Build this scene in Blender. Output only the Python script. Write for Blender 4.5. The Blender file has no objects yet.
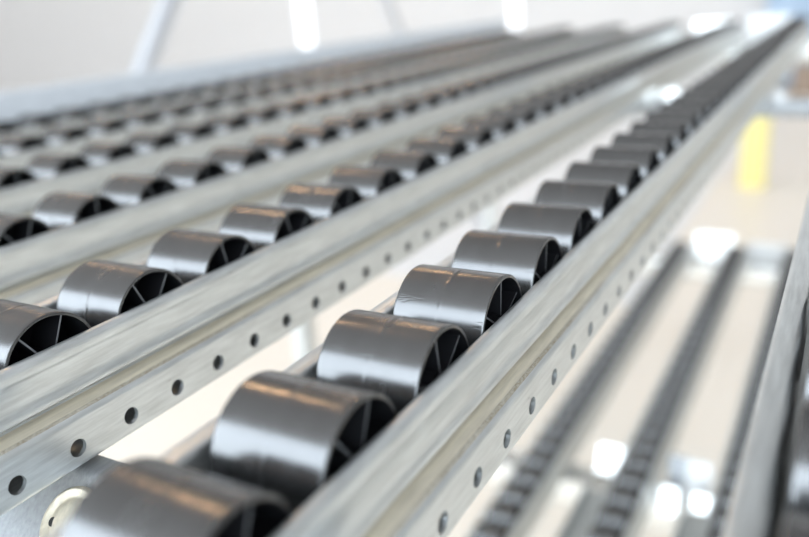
import bpy, bmesh, math, random
from mathutils import Vector, Matrix

random.seed(7)
S = 1 / 30.0            # one rail hole pitch in metres
H = 52.0                # height of the viewing plane above the floor, in hole pitches
D = 5.628               # spacing of the roller tracks
Q = 1.9712              # pitch of the rollers along a track
XF, XR, XL = -3.670, -4.135, -5.605     # hole face, roller right end, roller left end
ZA, RR = -4.712, 0.800  # roller axle height, roller radius
Y1 = 5.886              # one roller of the nearest sharp track
HOLE0 = 6.730
C = bpy.context.scene.collection


def P(x, y, z):
    return Vector((x * S, y * S, (z + H) * S))


# ------------------------------------------------------------------ materials
def new_mat(name):
    m = bpy.data.materials.new(name)
    m.use_nodes = True
    nt = m.node_tree
    return m, nt, nt.nodes['Principled BSDF']


def node(nt, kind, **kw):
    n = nt.nodes.new(kind)
    for k, v in kw.items():
        if k in n.inputs:
            n.inputs[k].default_value = v
        else:
            setattr(n, k, v)
    return n


def ramp(nt, fac, stops):
    r = nt.nodes.new('ShaderNodeValToRGB')
    e = r.color_ramp.elements
    while len(e) < len(stops):
        e.new(0.5)
    for i, (p, c) in enumerate(stops):
        e[i].position = p
        e[i].color = (c[0], c[1], c[2], 1)
    nt.links.new(fac, r.inputs['Fac'])
    return r.outputs['Color']


def coords(nt, scale, kind='Object'):
    tc = nt.nodes.new('ShaderNodeTexCoord')
    mp = nt.nodes.new('ShaderNodeMapping')
    mp.inputs['Scale'].default_value = scale
    nt.links.new(tc.outputs[kind], mp.inputs['Vector'])
    return mp.outputs['Vector']


def galvanised(name, base=(0.64, 0.66, 0.655), rough=0.30, metallic=0.75, dirt=None):
    m, nt, b = new_mat(name)
    L = nt.links.new
    v = coords(nt, (420, 34, 420))
    n1 = node(nt, 'ShaderNodeTexNoise', Scale=1.0, Detail=5.0, Roughness=0.6)
    L(v, n1.inputs['Vector'])
    lo = tuple(c * 0.78 for c in base)
    hi = tuple(min(1, c * 1.1) for c in base)
    col = ramp(nt, n1.outputs['Fac'], [(0.3, lo), (0.7, hi)])
    v2 = coords(nt, (900, 700, 900))
    n2 = node(nt, 'ShaderNodeTexNoise', Scale=1.0, Detail=3.0)
    L(v2, n2.inputs['Vector'])
    if dirt:
        sp = ramp(nt, n2.outputs['Fac'], [(0.36, (0.3, 0.3, 0.3)), (0.62, (1, 1, 1))])
        v3 = coords(nt, (30, 9, 30))
        n3 = node(nt, 'ShaderNodeTexNoise', Scale=1.0, Detail=2.0)
        L(v3, n3.inputs['Vector'])
        patch = ramp(nt, n3.outputs['Fac'], [(0.30, (0.15, 0.15, 0.15)), (0.60, (0.85, 0.85, 0.85))])
        mul = node(nt, 'ShaderNodeMixRGB', blend_type='MULTIPLY')
        mul.inputs['Fac'].default_value = 1
        L(sp, mul.inputs['Color1'])
        L(patch, mul.inputs['Color2'])
        mx = node(nt, 'ShaderNodeMixRGB')
        L(mul.outputs['Color'], mx.inputs['Fac'])
        L(col, mx.inputs['Color1'])
        mx.inputs['Color2'].default_value = (*dirt, 1)
        col = mx.outputs['Color']
    L(col, b.inputs['Base Color'])
    b.inputs['Metallic'].default_value = metallic
    rg = nt.nodes.new('ShaderNodeMapRange')
    rg.inputs['To Min'].default_value = rough - 0.08
    rg.inputs['To Max'].default_value = rough + 0.12
    L(n1.outputs['Fac'], rg.inputs['Value'])
    L(rg.outputs['Result'], b.inputs['Roughness'])
    bp = node(nt, 'ShaderNodeBump', Strength=0.06, Distance=0.0004)
    L(n2.outputs['Fac'], bp.inputs['Height'])
    L(bp.outputs['Normal'], b.inputs['Normal'])
    return m


def plain(name, col, rough=0.6, metallic=0.0, var=0.06, scale=30, emit=None):
    m, nt, b = new_mat(name)
    n1 = node(nt, 'ShaderNodeTexNoise', Scale=1.0, Detail=4.0)
    nt.links.new(coords(nt, (scale,) * 3), n1.inputs['Vector'])
    c = ramp(nt, n1.outputs['Fac'], [(0.3, tuple(x * (1 - var) for x in col)), (0.7, tuple(min(1, x * (1 + var)) for x in col))])
    nt.links.new(c, b.inputs['Base Color'])
    b.inputs['Roughness'].default_value = rough
    b.inputs['Metallic'].default_value = metallic
    if emit:
        b.inputs['Emission Color'].default_value = (*emit[0], 1)
        b.inputs['Emission Strength'].default_value = emit[1]
    return m


def roller_material():
    m, nt, b = new_mat('graphite_plastic')
    L = nt.links.new
    n1 = node(nt, 'ShaderNodeTexNoise', Scale=1.0, Detail=4.0)
    L(coords(nt, (90, 30, 30)), n1.inputs['Vector'])
    col = ramp(nt, n1.outputs['Fac'], [(0.3, (0.012, 0.012, 0.012)), (0.7, (0.021, 0.021, 0.021))])
    # sparse pale specks of dust
    vo = node(nt, 'ShaderNodeTexVoronoi', Scale=1.0)
    L(coords(nt, (110, 110, 110)), vo.inputs['Vector'])
    sep = nt.nodes.new('ShaderNodeSeparateColor')
    L(vo.outputs['Color'], sep.inputs['Color'])
    near = node(nt, 'ShaderNodeMath', operation='LESS_THAN')
    near.inputs[1].default_value = 0.07
    L(vo.outputs['Distance'], near.inputs[0])
    some = node(nt, 'ShaderNodeMath', operation='GREATER_THAN')
    some.inputs[1].default_value = 0.82
    L(sep.outputs['Red'], some.inputs[0])
    both = node(nt, 'ShaderNodeMath', operation='MULTIPLY')
    L(near.outputs[0], both.inputs[0])
    L(some.outputs[0], both.inputs[1])
    mxs = node(nt, 'ShaderNodeMixRGB')
    L(both.outputs[0], mxs.inputs['Fac'])
    L(col, mxs.inputs['Color1'])
    mxs.inputs['Color2'].default_value = (0.5, 0.5, 0.5, 1)
    col = mxs.outputs['Color']
    L(col, b.inputs['Base Color'])
    b.inputs['Metallic'].default_value = 0.0
    b.inputs['IOR'].default_value = 2.2
    rg = nt.nodes.new('ShaderNodeMapRange')
    rg.inputs['To Min'].default_value = 0.20
    rg.inputs['To Max'].default_value = 0.31
    L(n1.outputs['Fac'], rg.inputs['Value'])
    L(rg.outputs['Result'], b.inputs['Roughness'])
    # faint turning marks and scratches
    sc = node(nt, 'ShaderNodeTexNoise', Scale=1.0, Detail=2.0, Distortion=1.5)
    L(coords(nt, (25, 260, 130)), sc.inputs['Vector'])
    sr = ramp(nt, sc.outputs['Fac'], [(0.30, (0, 0, 0)), (0.36, (1, 1, 1))])
    fine = node(nt, 'ShaderNodeTexNoise', Scale=1.0, Detail=3.0)
    L(coords(nt, (900, 60, 60)), fine.inputs['Vector'])
    ad = node(nt, 'ShaderNodeMixRGB')
    ad.inputs['Fac'].default_value = 0.3
    L(sr, ad.inputs['Color1'])
    L(fine.outputs['Fac'], ad.inputs['Color2'])
    bp = node(nt, 'ShaderNodeBump', Strength=0.16, Distance=0.0004)
    L(ad.outputs['Color'], bp.inputs['Height'])
    L(bp.outputs['Normal'], b.inputs['Normal'])
    return m


M_GALV = galvanised('galvanised_steel')
M_LEDGE = galvanised('stained_galvanised_ledge', base=(0.62, 0.59, 0.52), rough=0.5, metallic=0.3, dirt=(0.20, 0.15, 0.08))
M_EDGE = galvanised('zinc_ledge', base=(0.70, 0.64, 0.52), rough=0.40, metallic=0.5)
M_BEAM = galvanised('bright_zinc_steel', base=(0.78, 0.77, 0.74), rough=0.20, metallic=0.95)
M_ROLL = roller_material()
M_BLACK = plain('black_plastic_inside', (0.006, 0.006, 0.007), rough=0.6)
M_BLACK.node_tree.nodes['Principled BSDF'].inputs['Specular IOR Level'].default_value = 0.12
M_RIB = plain('grey_plastic_rib', (0.13, 0.135, 0.14), rough=0.4)
M_AXLE = plain('steel_axle', (0.14, 0.14, 0.145), rough=0.3, metallic=1.0)
M_HOLE = plain('dark_gap', (0.02, 0.02, 0.02), rough=0.8)


# ------------------------------------------------------------------ mesh helpers
def link_mesh(name, verts, faces, mats, parent=None, mat_ids=None, smooth=None, loc=(0, 0, 0)):
    me = bpy.data.meshes.new(name)
    me.from_pydata([tuple(v) for v in verts], [], faces)
    for m in (mats if isinstance(mats, (list, tuple)) else [mats]):
        me.materials.append(m)
    if mat_ids:
        me.polygons.foreach_set('material_index', mat_ids)
    bm = bmesh.new()
    bm.from_mesh(me)
    bmesh.ops.recalc_face_normals(bm, faces=bm.faces)
    bm.to_mesh(me)
    bm.free()
    if smooth is not None:
        me.polygons.foreach_set('use_smooth', [True] * len(me.polygons))
        me.set_sharp_from_angle(angle=math.radians(smooth))
    me.update()
    o = bpy.data.objects.new(name, me)
    C.objects.link(o)
    o.location = loc
    if parent:
        o.parent = parent
    return o


class Mesh:
    """collects shapes in metres"""
    def __init__(self):
        self.v, self.f, self.m = [], [], []

    def add(self, vs, fs, mi=0):
        k = len(self.v)
        self.v += [Vector(v) for v in vs]
        self.f += [tuple(i + k for i in f) for f in fs]
        self.m += [mi] * len(fs)

    def box(self, a, b, mi=0, bev=0.0):
        bm = bmesh.new()
        bmesh.ops.create_cube(bm, size=1)
        a, b = Vector(a), Vector(b)
        for v in bm.verts:
            v.co = Vector(((a[i] + b[i]) / 2 + v.co[i] * (b[i] - a[i]) for i in range(3)))
        if bev:
            bmesh.ops.bevel(bm, geom=list(bm.edges), offset=bev, segments=2, affect='EDGES')
        bm.verts.index_update()
        self.add([v.co.copy() for v in bm.verts], [[v.index for v in f.verts] for f in bm.faces], mi)
        bm.free()

    def lathe_x(self, prof, n=48, mi=0, close=True):
        """profile of (x, r) turned round the X axis; material per segment when mi is a list"""
        k = len(self.v)
        for (x, r) in prof:
            for i in range(n):
                t = 2 * math.pi * i / n
                self.v.append(Vector((x, r * math.cos(t), r * math.sin(t))))
        m = len(prof)
        for j in range(m if close else m - 1):
            j2 = (j + 1) % m
            for i in range(n):
                i2 = (i + 1) % n
                self.f.append((k + j * n + i, k + j * n + i2, k + j2 * n + i2, k + j2 * n + i))
                self.m.append(mi[j] if isinstance(mi, (list, tuple)) else mi)

    def cyl(self, a, b, r, n=24, mi=0):
        a, b = Vector(a), Vector(b)
        z = (b - a).normalized()
        x = z.orthogonal().normalized()
        y = z.cross(x)
        vs = [a + (x * math.cos(t) + y * math.sin(t)) * r for t in (2 * math.pi * i / n for i in range(n))]
        vs += [v + (b - a) for v in vs]
        fs = [(i, (i + 1) % n, n + (i + 1) % n, n + i) for i in range(n)] + [tuple(range(n)), tuple(range(n, 2 * n))]
        self.add(vs, fs, mi)

    def extrude_y(self, prof, ys, mi=0):
        """closed (x, z) outline drawn out along Y"""
        n = len(prof)
        k = len(self.v)
        for y in ys:
            self.v += [Vector((x, y, z)) for x, z in prof]
        for j in range(len(ys) - 1):
            for i in range(n):
                i2 = (i + 1) % n
                self.f.append((k + j * n + i, k + j * n + i2, k + (j + 1) * n + i2, k + (j + 1) * n + i))
                self.m.append(mi[i] if isinstance(mi, (list, tuple)) else mi)
        self.f.append(tuple(k + i for i in range(n)))
        self.m.append(0)
        self.f.append(tuple(k + (len(ys) - 1) * n + i for i in range(n)))
        self.m.append(0)

    def build(self, name, mats, parent=None, smooth=None, loc=(0, 0, 0)):
        return link_mesh(name, self.v, self.f, mats, parent, self.m, smooth, loc)


def empty(name, loc, label=None, cat=None, group=None):
    o = bpy.data.objects.new(name, None)
    C.objects.link(o)
    o.location = loc
    o.empty_display_size = 0.05
    tag(o, label, cat, group)
    return o


def tag(o, label=None, cat=None, group=None, kind=None):
    for k, v in (('label', label), ('category', cat), ('group', group), ('kind', kind)):
        if v:
            o[k] = v
    return o


def thick(line, t):
    """closed outline of a bent sheet: polyline (x, z), thickness t on its left"""
    off = []
    n = len(line)
    for i, p in enumerate(line):
        d = Vector((0, 0))
        if i > 0:
            d += (Vector(p) - Vector(line[i - 1])).normalized()
        if i < n - 1:
            d += (Vector(line[i + 1]) - Vector(p)).normalized()
        d.normalize()
        nrm = Vector((-d.y, d.x))
        off.append((p[0] + nrm.x * t, p[1] + nrm.y * t))
    return list(line) + off[::-1]


# ------------------------------------------------------------------ roller tracks
# track-local frame (hole pitches): x = 0 at the hole face, z = 0 at the track's underside, y = 0 on a roller axle
ZB = -6.20


def tall_rail(y0, y1, hole_phase, parent):
    mb = Mesh()
    t = 0.075

    def prof_pts():
        pts = []
        # rolled top bead, turning down into the web, then a curl, a ledge and the punched flange
        cx, cz, r = -0.30, -4.48, 0.105
        pts.append((-0.405, -4.74))
        for a in range(180, -1, -20):
            pts.append((cx + r * math.cos(math.radians(a)), cz + r * math.sin(math.radians(a)) + 0.01))
        pts += [(-0.195, -4.56), (-0.215, -4.60), (-0.24, -4.64), (-0.245, -4.95), (-0.24, -5.01),
                (-0.215, -5.06), (-0.20, -5.10), (-0.205, -5.15), (-0.25, -5.19), (-0.34, -5.22), (-0.385, -5.25), (-0.36, -5.29),
                (-0.125, -5.362), (-0.06, -5.383), (-0.03, -5.40), (-0.005, -5.43), (0.0, -5.47)]
        return pts
    line = prof_pts()
    outl = thick(line, -t * 0.55)
    n_line = len(line)
    mi = []
    for i in range(len(outl)):
        mi.append(2 if i == n_line - 6 else 1 if i == n_line - 5 else 0)
    ys = []
    y = y0
    while y < y1 - 1:
        ys.append(y)
        y += 6.0
    ys.append(y1)
    sc = lambda ps: [(x * S, (z - ZB) * S) for x, z in ps]
    mb.extrude_y(sc(outl), [yy * S for yy in ys], mi)
    # punched flange: one cell per hole, outer and inner skin and the walls of the hole
    zt, zb, zh, rh, n = -5.46, -6.12, -5.874, 0.138, 16
    k0 = math.ceil(y0 - hole_phase + 0.5)
    k1 = math.floor(y1 - hole_phase - 0.5)
    cells = [(hole_phase + k, ) for k in range(k0, k1 + 1)]
    for (yc,) in cells:
        a0, a1 = yc - 0.5, yc + 0.5
        if yc == cells[0][0]:
            a0 = y0
        if yc == cells[-1][0]:
            a1 = y1
        vs, ring = [], []
        for i in range(n):
            ang = 2 * math.pi * (i + 0.5) / n
            cy, cz = math.cos(ang), math.sin(ang)
            # outer boundary of the cell in the same direction
            sy = ((a1 - yc) if cy > 0 else (yc - a0)) / max(abs(cy), 1e-6)
            sz = ((zt - zh) if cz > 0 else (zh - zb)) / max(abs(cz), 1e-6)
            s = min(sy, sz)
            ring.append(((yc + cy * rh, zh + cz * rh), (yc + cy * s, zh + cz * s)))
        corners = [(a1, zt), (a0, zt), (a0, zb), (a1, zb)]
        for xo in (0.0, -t):
            vs += [(xo * S, p[0][0] * S, (p[0][1] - ZB) * S) for p in ring]
            vs += [(xo * S, p[1][0] * S, (p[1][1] - ZB) * S) for p in ring]
            vs += [(xo * S, c[0] * S, (c[1] - ZB) * S) for c in corners]
        fs = []
        w = 2 * n + 4
        for side in (0, 1):
            o = side * w
            for i in range(n):
                j = (i + 1) % n
                A, B = ring[i][1], ring[j][1]
                quad = [o + i, o + n + i, o + n + j, o + j]
                # a corner lies between two boundary points on different sides of the cell
                on = lambda p: ('y', p[0] > yc) if abs(abs(p[0] - (a1 if p[0] > yc else a0))) < 1e-6 else ('z', p[1] > zh)
                if on(A) != on(B):
                    cy_ = (A[0] + B[0]) / 2 > yc
                    cz_ = (A[1] + B[1]) / 2 > zh
                    ci = {(True, True): 0, (False, True): 1, (False, False): 2, (True, False): 3}[(cy_, cz_)]
                    quad = [o + i, o + n + i, o + 2 * n + ci, o + n + j, o + j]
                fs.append(tuple(quad))
        for i in range(n):
            j = (i + 1) % n
            fs.append((i, j, w + j, w + i))
        mb.add(vs, fs, 0)
    # rounded lower edge turning in under the rollers
    low = [(0.0, -6.10), (-0.004, -6.135), (-0.02, -6.165), (-0.05, -6.185), (-0.09, -6.195), (-0.55, -6.195)]
    mb.extrude_y(sc(thick(low, -0.06)), [yy * S for yy in ys], 0)
    return mb.build('side_rail', [M_GALV, M_LEDGE, M_EDGE], parent, smooth=35)


def low_rail(y0, y1, parent):
    """the plain rail on the rollers' other side: a rounded lip on a straight web"""
    mb = Mesh()
    x0 = -2.40
    line = [(x0 + 0.5, -6.135), (x0 + 0.08, -6.135), (x0 + 0.03, -6.12), (x0 + 0.02, -6.08), (x0 + 0.02, -4.62), (x0 + 0.0, -4.53)]
    for a in range(180, -1, -20):
        line.append((x0 + 0.165 + math.copysign(0.165 * abs(math.cos(math.radians(a))) ** .5, math.cos(math.radians(a))), -4.50 + 0.075 * math.sin(math.radians(a)) ** .7 if 0 < a < 180 else -4.50))
    line += [(x0 + 0.33, -4.58), (x0 + 0.34, -4.75), (x0 + 0.37, -5.00), (x0 + 0.36, -5.20)]
    ys = [y0, y1]
    outl = thick([(a, b) for a, b in line], -0.05)
    mb.extrude_y([(x * S, (z - ZB) * S) for x, z in outl], [yy * S for yy in ys], 0)
    o = mb.build('side_rail', [M_GALV], parent, smooth=35)
    return o


def base_web(y0, y1, parent):
    mb = Mesh()
    mb.box((-1.95 * S, y0 * S, 0.0), (-0.5 * S, y1 * S, 0.05 * S))
    return mb.build('base_plate', [M_GALV], parent)


def roller_mesh(n):
    """hollow plastic wheel turned round X: rounded tread with a moulding seam, recessed six-spoke ends"""
    mb = Mesh()
    w = XR - XL
    R = RR
    rim = 0.05
    b = 0.022
    rec = 0.62
    hub = 0.20
    prof = [(0.0, R - rim), (0.0, R - b), (b * .3, R - b * .3), (b, R), (b + 0.03, R)]
    cut = []
    mid = w * 0.5
    prof += [(mid - 0.05, R), (mid - 0.016, R), (mid - 0.007, R + 0.004), (mid + 0.007, R + 0.004), (mid + 0.016, R), (mid + 0.05, R)]
    prof += [(w - b - 0.03, R), (w - b, R), (w - b * .3, R - b * .3), (w, R - b), (w, R - rim)]
    tread = len(prof) - 1
    prof += [(w - 0.03, R - rim - 0.01), (w - rec, R - rim - 0.03), (w - rec, hub), (w - 0.10, hub), (w - 0.10, 0.09),
             (0.10, 0.09), (0.10, hub), (rec, hub), (rec, R - rim - 0.03), (0.03, R - rim - 0.01)]
    mi = [0] * tread + [1] * (len(prof) - tread)
    mb.lathe_x([(x * S, r * S) for x, r in prof], n, mi)
    # six thin spokes in each end recess
    for end in (0, 1):
        for k in range(6):
            a = math.radians(60 * k + 12)
            c, s = math.cos(a), math.sin(a)
            r0, r1 = hub * 0.9, R - rim * 0.8
            h = 0.014
            xs = (w - rec - 0.02, w - 0.055) if end else (0.055, rec + 0.02)
            vs, corners = [], [(r0, -h), (r1, -h), (r1, h), (r0, h)]
            for x in xs:
                vs += [(x * S, (r * c - q * s) * S, (r * s + q * c) * S) for r, q in corners]
            # the edge that faces out is grey, the sides are black
            out = (4, 5, 6, 7) if end else (0, 1, 2, 3)
            mb.add(vs, [out], 2)
            mb.add(vs, [(0, 1, 5, 4), (1, 2, 6, 5), (2, 3, 7, 6), (3, 0, 4, 7)], 1)
    o = mb.build('roller', [M_ROLL, M_BLACK, M_RIB], None, smooth=40)
    me = o.data
    bpy.data.objects.remove(o)
    return me


def axle_mesh():
    mb = Mesh()
    mb.cyl((0.06 * S, 0, 0), ((XR - XL - 0.06) * S, 0, 0), 0.085 * S, 20)
    for x in (0.065, XR - XL - 0.095):
        mb.cyl((x * S, 0, 0), ((x + 0.03) * S, 0, 0), 0.15 * S, 20)
    o = mb.build('axle', [M_AXLE], None, smooth=40)
    me = o.data
    bpy.data.objects.remove(o)
    return me


ROLLER_ME = roller_mesh(72)
AXLE_ME = axle_mesh()


def add_rollers(root, ks, dx=0.0, dy=0.0):
    for k in ks:
        r = bpy.data.objects.new('roller', ROLLER_ME)
        C.objects.link(r)
        r.parent = root
        r.location = ((XL - XF + dx) * S, (k * Q + dy) * S, (ZA - ZB) * S)
        r.rotation_euler = (random.uniform(0, 2 * math.pi), 0, 0)
        a = bpy.data.objects.new('axle', AXLE_ME)
        C.objects.link(a)
        a.parent = r


def copy_track(src, loc, label, ks, dx=0.0, dy=0.0):
    """the track and its rails copied as objects that share meshes; its rollers set out afresh for the view"""
    r = src.copy()
    C.objects.link(r)
    r.location = loc
    r['label'] = label
    for ch in src.children:
        if ch.name.split('.')[0] == 'roller':
            continue
        c = ch.copy()
        C.objects.link(c)
        c.parent = r
    add_rollers(r, ks, dx, dy)
    return r


YEND = 84.0
track = empty('roller_track', P(XF, Y1, ZB),
              'sharpest galvanized roller track, its large dark rollers running from bottom centre to upper right',
              'roller track', 'roller tracks of the upper level')
tall_rail(-8.5, YEND - Y1, HOLE0 - Y1, track)
low_rail(-8.5, YEND - Y1, track)
base_web(-8.5, YEND - Y1, track)
add_rollers(track, range(-2, 40))

UPPER = [
    (-1, -0.12, -0.42, range(-2, 4), 'galvanized upper roller track cut off by the right edge of the photo'),
    (1, 0, -1.663, range(-1, 40), 'second roller track from the front, its punched rail left of the bright gap'),
    (2, 0, 0.0, range(-1, 40), 'third roller track from the front, blurred rollers directly behind the second track'),
    (3, 0, -0.12, range(1, 40), 'fourth roller track from the front, blurred, between the third track and the fifth'),
    (4, 0, 0.6, range(3, 40), 'fifth roller track from the front, very blurred, last but one before the guide panel'),
    (5, 0, -0.5, range(5, 40), 'farthest roller track of the upper level, lying against the plain grey guide panel'),
]
for lane, dx, dy, ks, lab in UPPER:
    copy_track(track, P(XF - D * lane + dx, Y1 + dy, ZB), lab, ks, 0.05 if lane > 0 else 0, 0.08 if lane > 0 else 0)

# lower level: the same kind of track, shorter, about 0.8 m further down
LOWDZ = -23.35
low = empty('roller_track', P(-14.6 + 1.25, 26.0, ZB + LOWDZ),
            'left one of three blurred roller tracks on the level below, beside the sharp punched rail',
            'roller track', 'roller tracks of the lower level')
tall_rail(-3.0, 61.0, 0.3, low)
low_rail(-3.0, 61.0, low)
base_web(-3.0, 61.0, low)
add_rollers(low, range(-1, 31))
for i, lab in ((1, 'middle one of three blurred roller tracks on the level below'),
               (2, 'right one of three blurred roller tracks on the level below, nearest the right edge')):
    copy_track(low, P(-14.6 + 1.25 + 5.63 * i, 26.0 + 0.25 * i, ZB + LOWDZ), lab, range(-1, 31))

# ------------------------------------------------------------------ the rack that carries the tracks
rack = empty('flow_rack', P(-17, 45, -H), 'galvanized rack frame of posts and cross beams carrying all the roller tracks', 'rack frame')
RP = Vector(rack.location)


def rack_part(mb, name, mats, smooth=None, parent=None):
    o = mb.build(name, mats, None, smooth)
    if parent is None:
        for v in o.data.vertices:
            v.co -= RP
        o.parent = rack
    return o


def cross_beam(x0, x1, yf, ztop, w=1.35, h=1.7, bosses=(), mat=None, slope=False):
    """channel with its closed face towards the viewer at y = yf, rolled edges, lips at the bottom"""
    mb = Mesh()
    t = 0.09
    pts = [(yf + .42, ztop - h + .12), (yf + .42, ztop - h), (yf + .06, ztop - h), (yf + .015, ztop - h + .02), (yf, ztop - h + .07), (yf, ztop - .10), (yf + .03, ztop - .03), (yf + .10, ztop),
           (yf + w - .10, ztop), (yf + w - .03, ztop - .03), (yf + w, ztop - .10), (yf + w, ztop - h * .6)]
    if slope:
        # bevelled face leaning back under the tracks
        pts = [(yf - 1.0, ztop - 2.2), (yf - 1.2, ztop - 2.2), (yf - 1.28, ztop - 2.1), (yf - 1.28, ztop - 1.42), (yf - 1.24, ztop - 1.3),
               (yf - .06, ztop - .12), (yf, ztop - .04), (yf + .08, ztop), (yf + w - .1, ztop), (yf + w, ztop - .1), (yf + w, ztop - 1.4)]
    outl = thick(pts, -t)
    n = len(outl)
    vs = [P(x, a, b) - RP for x in (x0, x1) for a, b in outl]
    fs = [(i, (i + 1) % n, n + (i + 1) % n, n + i) for i in range(n)] + [tuple(range(n)), tuple(range(n, 2 * n))]
    mb.add(vs, fs)
    o = mb.build('cross_beam', [mat or M_BEAM], rack, 40)
    for bx, bz, br in bosses:
        # pressed round boss with two small holes on the beam's face
        m2 = Mesh()
        ctr = P(bx, yf, bz) - RP
        nn = 40
        prof = [(1.0, -0.01), (0.97, 0.07), (0.90, 0.12), (0.80, 0.09), (0.74, 0.03), (0.66, 0.03), (0.60, 0.10), (0.45, 0.15), (0.25, 0.18), (0.0, 0.19)]
        prof = [(r * br, z * br) for r, z in prof]
        vs2 = []
        for r, z in prof[:-1]:
            vs2 += [ctr + Vector((r * math.cos(2 * math.pi * i / nn) * S, -z * S, r * math.sin(2 * math.pi * i / nn) * S)) for i in range(nn)]
        vs2.append(ctr + Vector((0, -prof[-1][1] * S, 0)))
        fs2 = []
        for j in range(len(prof) - 2):
            fs2 += [(j * nn + i, j * nn + (i + 1) % nn, (j + 1) * nn + (i + 1) % nn, (j + 1) * nn + i) for i in range(nn)]
        j = len(prof) - 2
        fs2 += [(j * nn + i, j * nn + (i + 1) % nn, len(vs2) - 1) for i in range(nn)]
        m2.add(vs2, fs2, 0)
        for dx, dz in ((0.36, 0.62), (-0.50, -0.10)):
            c = ctr + Vector((dx * br * S, 0, dz * br * S))
            m2.cyl(c, c + Vector((0, -0.135 * br * S, 0)), 0.13 * br * S, 16, 1)
        if slope:
            turn = Matrix.Rotation(math.radians(-45), 3, 'X')
            m2.v = [ctr + turn @ (v - ctr) + Vector((0, (bz - ztop) * S, 0)) for v in m2.v]
        m2.build('boss', [M_EDGE if slope else M_BEAM, M_HOLE], o, smooth=50)
    return o


XL_, XR_ = -36.0, 5.2
ZTOP = ZB - 0.02
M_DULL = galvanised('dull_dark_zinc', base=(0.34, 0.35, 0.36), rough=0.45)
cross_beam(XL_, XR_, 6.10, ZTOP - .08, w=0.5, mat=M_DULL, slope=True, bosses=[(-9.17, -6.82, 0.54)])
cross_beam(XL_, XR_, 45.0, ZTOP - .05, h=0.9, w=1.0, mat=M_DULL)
cross_beam(XL_, XR_, 83.0, ZTOP - .05)
ZLOW = ZB + LOWDZ - 0.02
cross_beam(-36, 5.2, 41.0, ZLOW - .05, w=2.0, h=2.0,
           bosses=[(-11.9, ZLOW - 1.0, .6), (-6.1, ZLOW - 1.0, .6)])  # domed bosses added on this beam to catch bright highlights
cross_beam(-36, 5.2, 85.5, ZLOW - .05, w=2.0, h=2.0)
for y in (6.9, 45.5, 83.7):
    for x in (-36.6, 5.8):
        mb = Mesh()
        a, b = P(x - 0.6, y - 0.8, -H), P(x + 0.6, y + 0.8, -5.6)
        mb.box(a, b, 0, 0.08 * S)
        mb.box(P(x - 1.2, y - 1.6, -H), P(x + 1.2, y + 1.6, -H + 0.2))
        rack_part(mb, 'upright', [M_GALV])
for y in (42.0, 86.5):
    for x in (-36.6, 5.8):
        m3 = Mesh()
        m3.box(P(x - 0.7, y - 1.2, ZLOW - 2.0), P(x + 0.7, y + 1.2, ZLOW + 0.1), 0, 0.06 * S)
        rack_part(m3, 'end_plate', [M_GALV])
# stop plates on the far beam, one in each gap between two tracks, leaning back
M_PLATE = galvanised('dull_zinc_plate', base=(0.70, 0.70, 0.69), rough=0.55, metallic=0.6)
for x, y, z, w, h, deg, mt, nm in (
        (-7.5, 84.1, ZTOP - 0.6, 3.6, 3.1, 5, M_PLATE, 'stop_plate'), (-12.6, 84.1, ZTOP - 0.6, 3.4, 2.9, 13, M_BEAM, 'stop_plate'),
        (-11.65, 87.7, ZLOW - 0.6, 4.0, 3.3, 26, M_BEAM, 'stop_plate'), (-6.0, 87.7, ZLOW - 0.6, 4.4, 2.6, 4, M_PLATE, 'stop_plate'),
        (-11.0, 42.4, ZLOW - 0.5, 1.6, 2.3, 27, M_BEAM, 'glint_plate'), (-6.85, 42.4, ZLOW - 0.5, 1.1, 2.6, 20, M_DULL, 'glint_plate'),  # from here on: added plates, tilted to throw back window light as glints
        (-5.6, 42.4, ZLOW - 0.5, 1.4, 2.5, 20, M_PLATE, 'glint_plate'), (-7.0, 40.75, ZLOW - 0.5, 1.1, 1.5, 28, M_BEAM, 'glint_plate'),
        (-5.15, 40.75, ZLOW - 0.5, 1.1, 1.5, 28, M_BEAM, 'glint_plate'), (-8.72, 45.1, ZTOP - 0.2, 0.8, 0.75, 15, M_BEAM, 'glint_plate'),
        (-3.2, 45.1, ZTOP - 0.2, 0.5, 0.6, 15, M_PLATE, 'glint_plate')):
    mb = Mesh()
    a = P(x - w / 2, y, z)
    w, h, t = w * S, h * S, 0.12 * S
    lean = math.radians(deg)
    vs = []
    for dx in (0, w):
        for dz, dyy in ((0, 0), (h * math.cos(lean), h * math.sin(lean))):
            for tt in (0, t):
                vs.append(a + Vector((dx, dyy + tt, dz)))
    mb.add(vs, [(0, 2, 6, 4), (1, 5, 7, 3), (0, 1, 3, 2), (4, 6, 7, 5), (2, 3, 7, 6), (0, 4, 5, 1)])
    rack_part(mb, nm, [mt])

# thin separator bars on the lower level, in front of the middle beam
for i, x in enumerate((-11.3, -5.6)):
    mb = Mesh()
    y0, y1 = 24.0, 40.6
    pts = [(-.35, 0.9), (-.35, 0.0), (.95, 0.0), (.95, 0.35)]
    outl = thick(pts, 0.09)
    mb.extrude_y([(a * S, b * S) for a, b in outl], [0, (y1 - y0) * S])
    o = mb.build('separator_bar', [M_GALV], None, loc=P(x, y0, ZLOW))
    tag(o, ['thin galvanized bar between the left and middle tracks of the lower level',
            'thin galvanized bar between the middle and right tracks of the lower level'][i], 'bar')

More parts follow.
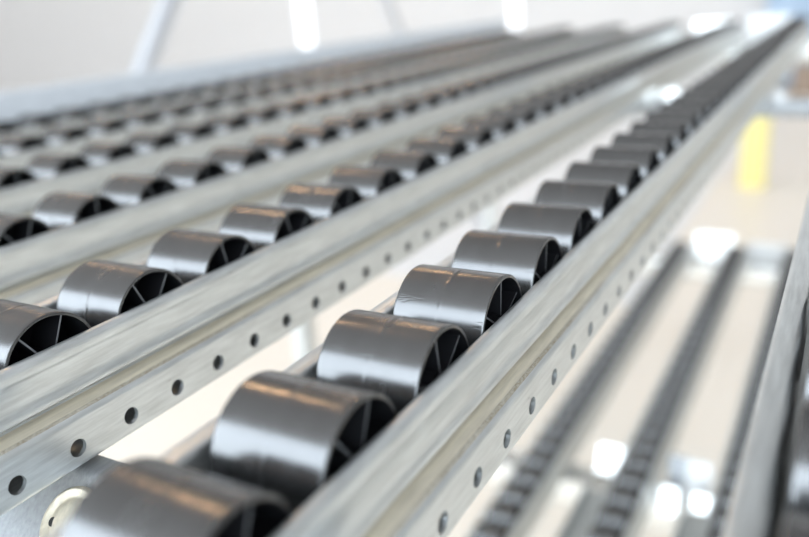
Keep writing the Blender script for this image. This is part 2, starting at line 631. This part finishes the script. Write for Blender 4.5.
# plain guide panel along the far side of the upper level
mb = Mesh()
pts = [(-.30, 0.0), (0.0, 0.0), (0.0, 3.15), (-.06, 3.27), (-.17, 3.33), (-.34, 3.33), (-.44, 3.26)]
mb.extrude_y([(a * S, b * S) for a, b in thick(pts, 0.08)], [0, 86 * S])
o = mb.build('guide_panel', [plain('pale_blue_grey_paint', (0.62, 0.65, 0.68), 0.4, 0.2)], None, smooth=35, loc=P(-34.45, -1.0, ZB))
tag(o, 'long plain grey guide panel along the far left side of the upper roller tracks', 'guide panel')

# ------------------------------------------------------------------ hall
def struct(name, mb, mats, smooth=None):
    return tag(mb.build(name, mats, None, smooth), kind='structure')


m, nt, b = new_mat('polished_beige_floor')
n1 = node(nt, 'ShaderNodeTexNoise', Scale=0.6, Detail=5.0)
nt.links.new(coords(nt, (1, 1, 1)), n1.inputs['Vector'])
nt.links.new(ramp(nt, n1.outputs['Fac'], [(0.3, (0.79, 0.72, 0.625)), (0.7, (0.84, 0.765, 0.67))]), b.inputs['Base Color'])
b.inputs['Roughness'].default_value = 0.42
M_FLOOR = m
# light grey painted zone of the floor, to the left of the aisle
M_ZONE = plain('light_grey_floor_paint', (0.75, 0.75, 0.75), 0.4, 0, 0.03, 1)
M_WALL = plain('off_white_wall_paint', (0.66, 0.64, 0.62), 0.8, 0, 0.02, 3)
mb = Mesh()
mb.box(P(-900, -260, -H - 2), P(330, 436, -H))
mb.box(P(-900, 125, -H - .5), P(-29.5, 429.5, -H + 0.06), 1)
struct('floor', mb, [M_FLOOR, M_ZONE])

# far wall with tall narrow windows: panels around two slots
WY = 430.0
slots = [(-322.5, -310.5), (-174.0, -166.5)]
zb_ = (-26.5, -22.5)
mb = Mesh()
xs = [-900] + [v for s in slots for v in s] + [330]
for i in range(0, len(xs), 2):
    mb.box(P(xs[i], WY, -H), P(xs[i + 1], WY + 6, 150))
for (a, c), zz in zip(slots, zb_):
    mb.box(P(a, WY, -H), P(c, WY + 6, zz))
    mb.box(P(a, WY, 110), P(c, WY + 6, 150))
struct('wall_back', mb, [M_WALL])
M_PANE = plain('daylit_frosted_pane', (0.9, 0.92, 0.95), 0.5, emit=((0.95, 0.97, 1.0), 1.35))
M_FRAME = plain('white_window_frame', (0.82, 0.82, 0.82), 0.4)
for i, ((a, c), zz) in enumerate(zip(slots, zb_)):
    mb = Mesh()
    mb.box(P(a, WY + 3, zz), P(c, WY + 3.6, 110))
    w_ = struct('window_%d' % (i + 1), mb, [M_PANE])
    fr = Mesh()
    for x0, x1 in ((a, a + 1.2), (c - 1.2, c)):
        fr.box(P(x0, WY + 1, zz), P(x1, WY + 2.99, 110))
    fr.box(P(a, WY + 1, zz), P(c, WY + 2.99, zz + 1.2))
    f_ = fr.build('window_frame', [M_FRAME], w_)

# wall behind the camera with a band of high windows
BY = -130.0
wins = [(-470, -292), (-290, -112), (-110, 62), (64, 236)]
wz = (-22, 165)
mb = Mesh()
mb.box(P(-900, BY - 6, -H), P(330, BY, wz[0]))
mb.box(P(-900, BY - 6, wz[1]), P(330, BY, 190))
xs = [-900] + [v for s in wins for v in s] + [330]
for i in range(0, len(xs), 2):
    mb.box(P(xs[i], BY - 6, wz[0]), P(xs[i + 1], BY, wz[1]))
struct('wall_front', mb, [M_WALL])
M_SKYPANE = plain('bright_daylight_pane', (0.8, 0.85, 0.9), 0.5, emit=((0.76, 0.87, 0.98), 6.0))
for i, (a, c) in enumerate(wins):
    mb = Mesh()
    mb.box(P(a, BY - 4, wz[0]), P(c, BY - 3, wz[1]))
    w_ = struct('window_%d' % (i + 3), mb, [M_SKYPANE])
    fr = Mesh()
    for t_ in range(4):
        x = a + (c - a) * t_ / 3
        fr.box(P(x - 1.2, BY - 2.9, wz[0]), P(x + 1.2, BY - 1, wz[1]))
    fr.build('window_frame', [M_FRAME], w_)

# ceiling lamps: warm linear lamps hanging above and beyond the rack
M_LAMP = plain('warm_lamp_tube', (0.9, 0.85, 0.75), 0.5, emit=((1.0, 0.60, 0.30), 85.0))
M_BODY = plain('lamp_housing', (0.7, 0.7, 0.7), 0.4)
k = 0
for x in (-330, -140):
    for y in (110, 235):
        root = empty('ceiling_lamp', P(x, y, 140), 'warm white linear lamp hanging high above the hall', 'lamp', 'hanging hall lamps')
        mb = Mesh()
        mb.box((-13 * S, -2.2 * S, 1.0 * S), (13 * S, 2.2 * S, 3.5 * S), 0, 0.4 * S)
        mb.build('housing', [M_BODY], root)
        mb = Mesh()
        mb.box((-12 * S, -1.9 * S, 0), (12 * S, 1.9 * S, 1.0 * S))
        mb.build('diffuser', [M_LAMP], root)

# braces: two sloping steel legs of a trestle behind the guide panel
tr = empty('trestle_frame', P(-60, 80, -H), 'grey steel trestle with two sloping legs, behind the rack against the pale wall', 'trestle')
M_STEEL = galvanised('brace_steel', base=(0.66, 0.68, 0.72), rough=0.4)
apex = Vector((-60, 80.5, 26))


def leg(a, b, r):
    mb = Mesh()
    a, b = Vector(a), Vector(b)
    d = (b - a).normalized()
    side = d.cross(Vector((1, 0, 0))).normalized()
    vs = []
    for p in (a, b):
        for sx, sy in ((-1, -1), (1, -1), (1, 1), (-1, 1)):
            q = p + Vector((1, 0, 0)) * r * sx + side * r * sy
            vs.append(P(q.x, q.y, q.z) - tr.location)
    mb.add(vs, [(0, 1, 2, 3), (4, 7, 6, 5), (0, 4, 5, 1), (1, 5, 6, 2), (2, 6, 7, 3), (3, 7, 4, 0)])
    return mb.build('leg', [M_STEEL], tr)


def through(p, q, z):
    t = (z - p[2]) / (q[2] - p[2])
    return (p[0], p[1] + (q[1] - p[1]) * t, z)


p1, q1 = (-60, 55.19, -4.38), (-60, 59.81, 1.43)
p2, q2 = (-60, 105.52, -5.07), (-60, 101.82, 0.03)
leg(through(p1, q1, -52), through(p1, q1, 24), 0.7)
leg(through(p2, q2, -52), through(p2, q2, 24), 0.6)
mb = Mesh()
ya, yb = through(p1, q1, 24)[1], through(p2, q2, 24)[1]
mb.box(P(-61, min(ya, yb) - 2, 23) - tr.location, P(-59, max(ya, yb) + 2, 25.5) - tr.location, 0, 0.1 * S)
mb.build('top_bar', [M_STEEL], tr)

# yellow post guard on the floor beyond the rack
mb = Mesh()
prof = [(-3.1, -2.2), (-3.1, 1.6), (-2.3, 2.2), (2.3, 2.2), (3.1, 1.6), (3.1, -2.2), (2.5, -2.2), (2.5, 1.4), (-2.5, 1.4), (-2.5, -2.2)]
prof = [(x, -y) for x, y in prof]
n = len(prof)
vs = [(x * S, y * S, z * S) for z in (0, 18.8) for x, y in prof]
mb.add(vs, [(i, (i + 1) % n, n + (i + 1) % n, n + i) for i in range(n)] + [tuple(range(n)), tuple(range(n, 2 * n))])
o = mb.build('post_guard', [plain('yellow_paint', (0.72, 0.62, 0.25), 0.5)], None, loc=P(-20.0, 215, -H))
tag(o, 'yellow steel post guard standing on the beige floor beyond the rack', 'post guard')

# boxes by the far wall
cb = empty('cardboard_box', P(-10, 396, -H), 'brown cardboard box on the floor by the far wall, at the upper right edge', 'box')
M_CARD = plain('brown_cardboard', (0.30, 0.23, 0.18), 0.8)
mb = Mesh()
mb.box((-13.5 * S, -8 * S, 0), (14 * S, 8 * S, 13 * S), 0, 0.2 * S)
mb.build('carton_body', [M_CARD], cb)
mb = Mesh()
mb.box((-13.7 * S, -1.0 * S, 13 * S), (14.2 * S, 1.0 * S, 13.08 * S))
mb.build('tape', [plain('packing_tape', (0.45, 0.36, 0.26), 0.3)], cb)
lk = empty('locker', P(-22, 420, -H), 'tall blue steel locker against the far wall, behind the far end of the tracks', 'locker')
M_BLUE = plain('blue_paint', (0.36, 0.47, 0.60), 0.5)
mb = Mesh()
mb.box((-16 * S, -8 * S, 2 * S), (14 * S, 8 * S, 62 * S), 0, 0.3 * S)
mb.build('body', [M_BLUE], lk)
for x0, x1 in ((-15.4, -1.2), (-0.8, 13.4)):
    mb = Mesh()
    mb.box((x0 * S, -8.8 * S, 3 * S), (x1 * S, -8 * S, 61 * S), 0, 0.2 * S)
    d_ = mb.build('door', [M_BLUE], lk)
    mb = Mesh()
    hx = x1 - 2 if x0 < -5 else x0 + 2
    mb.box(((hx - .3) * S, -9.6 * S, 30 * S), ((hx + .3) * S, -8.8 * S, 34 * S), 0, 0.1 * S)
    mb.build('handle', [M_AXLE], d_)
mb = Mesh()
for x0 in (-15, 11):
    mb.box((x0 * S, -7 * S, 0), ((x0 + 2) * S, 7 * S, 2 * S))
mb.build('plinth', [M_HOLE], lk)

# ------------------------------------------------------------------ light, camera
w = bpy.data.worlds.new('hall_light')
bpy.context.scene.world = w
w.use_nodes = True
bg = w.node_tree.nodes['Background']
bg.inputs['Color'].default_value = (0.97, 0.985, 1.0, 1)
nt = w.node_tree
tc = nt.nodes.new('ShaderNodeTexCoord')
sp = nt.nodes.new('ShaderNodeSeparateXYZ')
nt.links.new(tc.outputs['Generated'], sp.inputs['Vector'])
mr = nt.nodes.new('ShaderNodeMapRange')
mr.inputs['From Min'].default_value = -0.8
mr.inputs['From Max'].default_value = 0.7
mr.inputs['To Min'].default_value = 1.05
mr.inputs['To Max'].default_value = 0.36
nt.links.new(sp.outputs['Y'], mr.inputs['Value'])
nt.links.new(mr.outputs['Result'], bg.inputs['Strength'])

cam = bpy.data.cameras.new('camera')
co = bpy.data.objects.new('camera', cam)
C.objects.link(co)
cam.sensor_width = 36.0
cam.sensor_fit = 'HORIZONTAL'
cam.lens = 774.09 / 809 * 36
Rt = Vector((0.871477, 0.485970, -0.066035))
Dn = Vector((0.105731, -0.317646, -0.942296))
Fw = Vector((-0.478903, 0.814208, -0.328203))
rot = Matrix((Rt, -Dn, -Fw)).transposed()
co.matrix_world = Matrix.Translation(P(0, 0, 0)) @ rot.to_4x4()
cam.clip_start = 0.01
cam.clip_end = 200
cam.dof.use_dof = True
cam.dof.focus_distance = 11.3 * S
cam.dof.aperture_fstop = 3.4
bpy.context.scene.camera = co

sc = bpy.context.scene
sc.view_settings.view_transform = 'Standard'
sc.view_settings.look = 'None'
sc.view_settings.gamma = 1
sc.view_settings.exposure = 0.1
sc.view_settings.use_curve_mapping = False
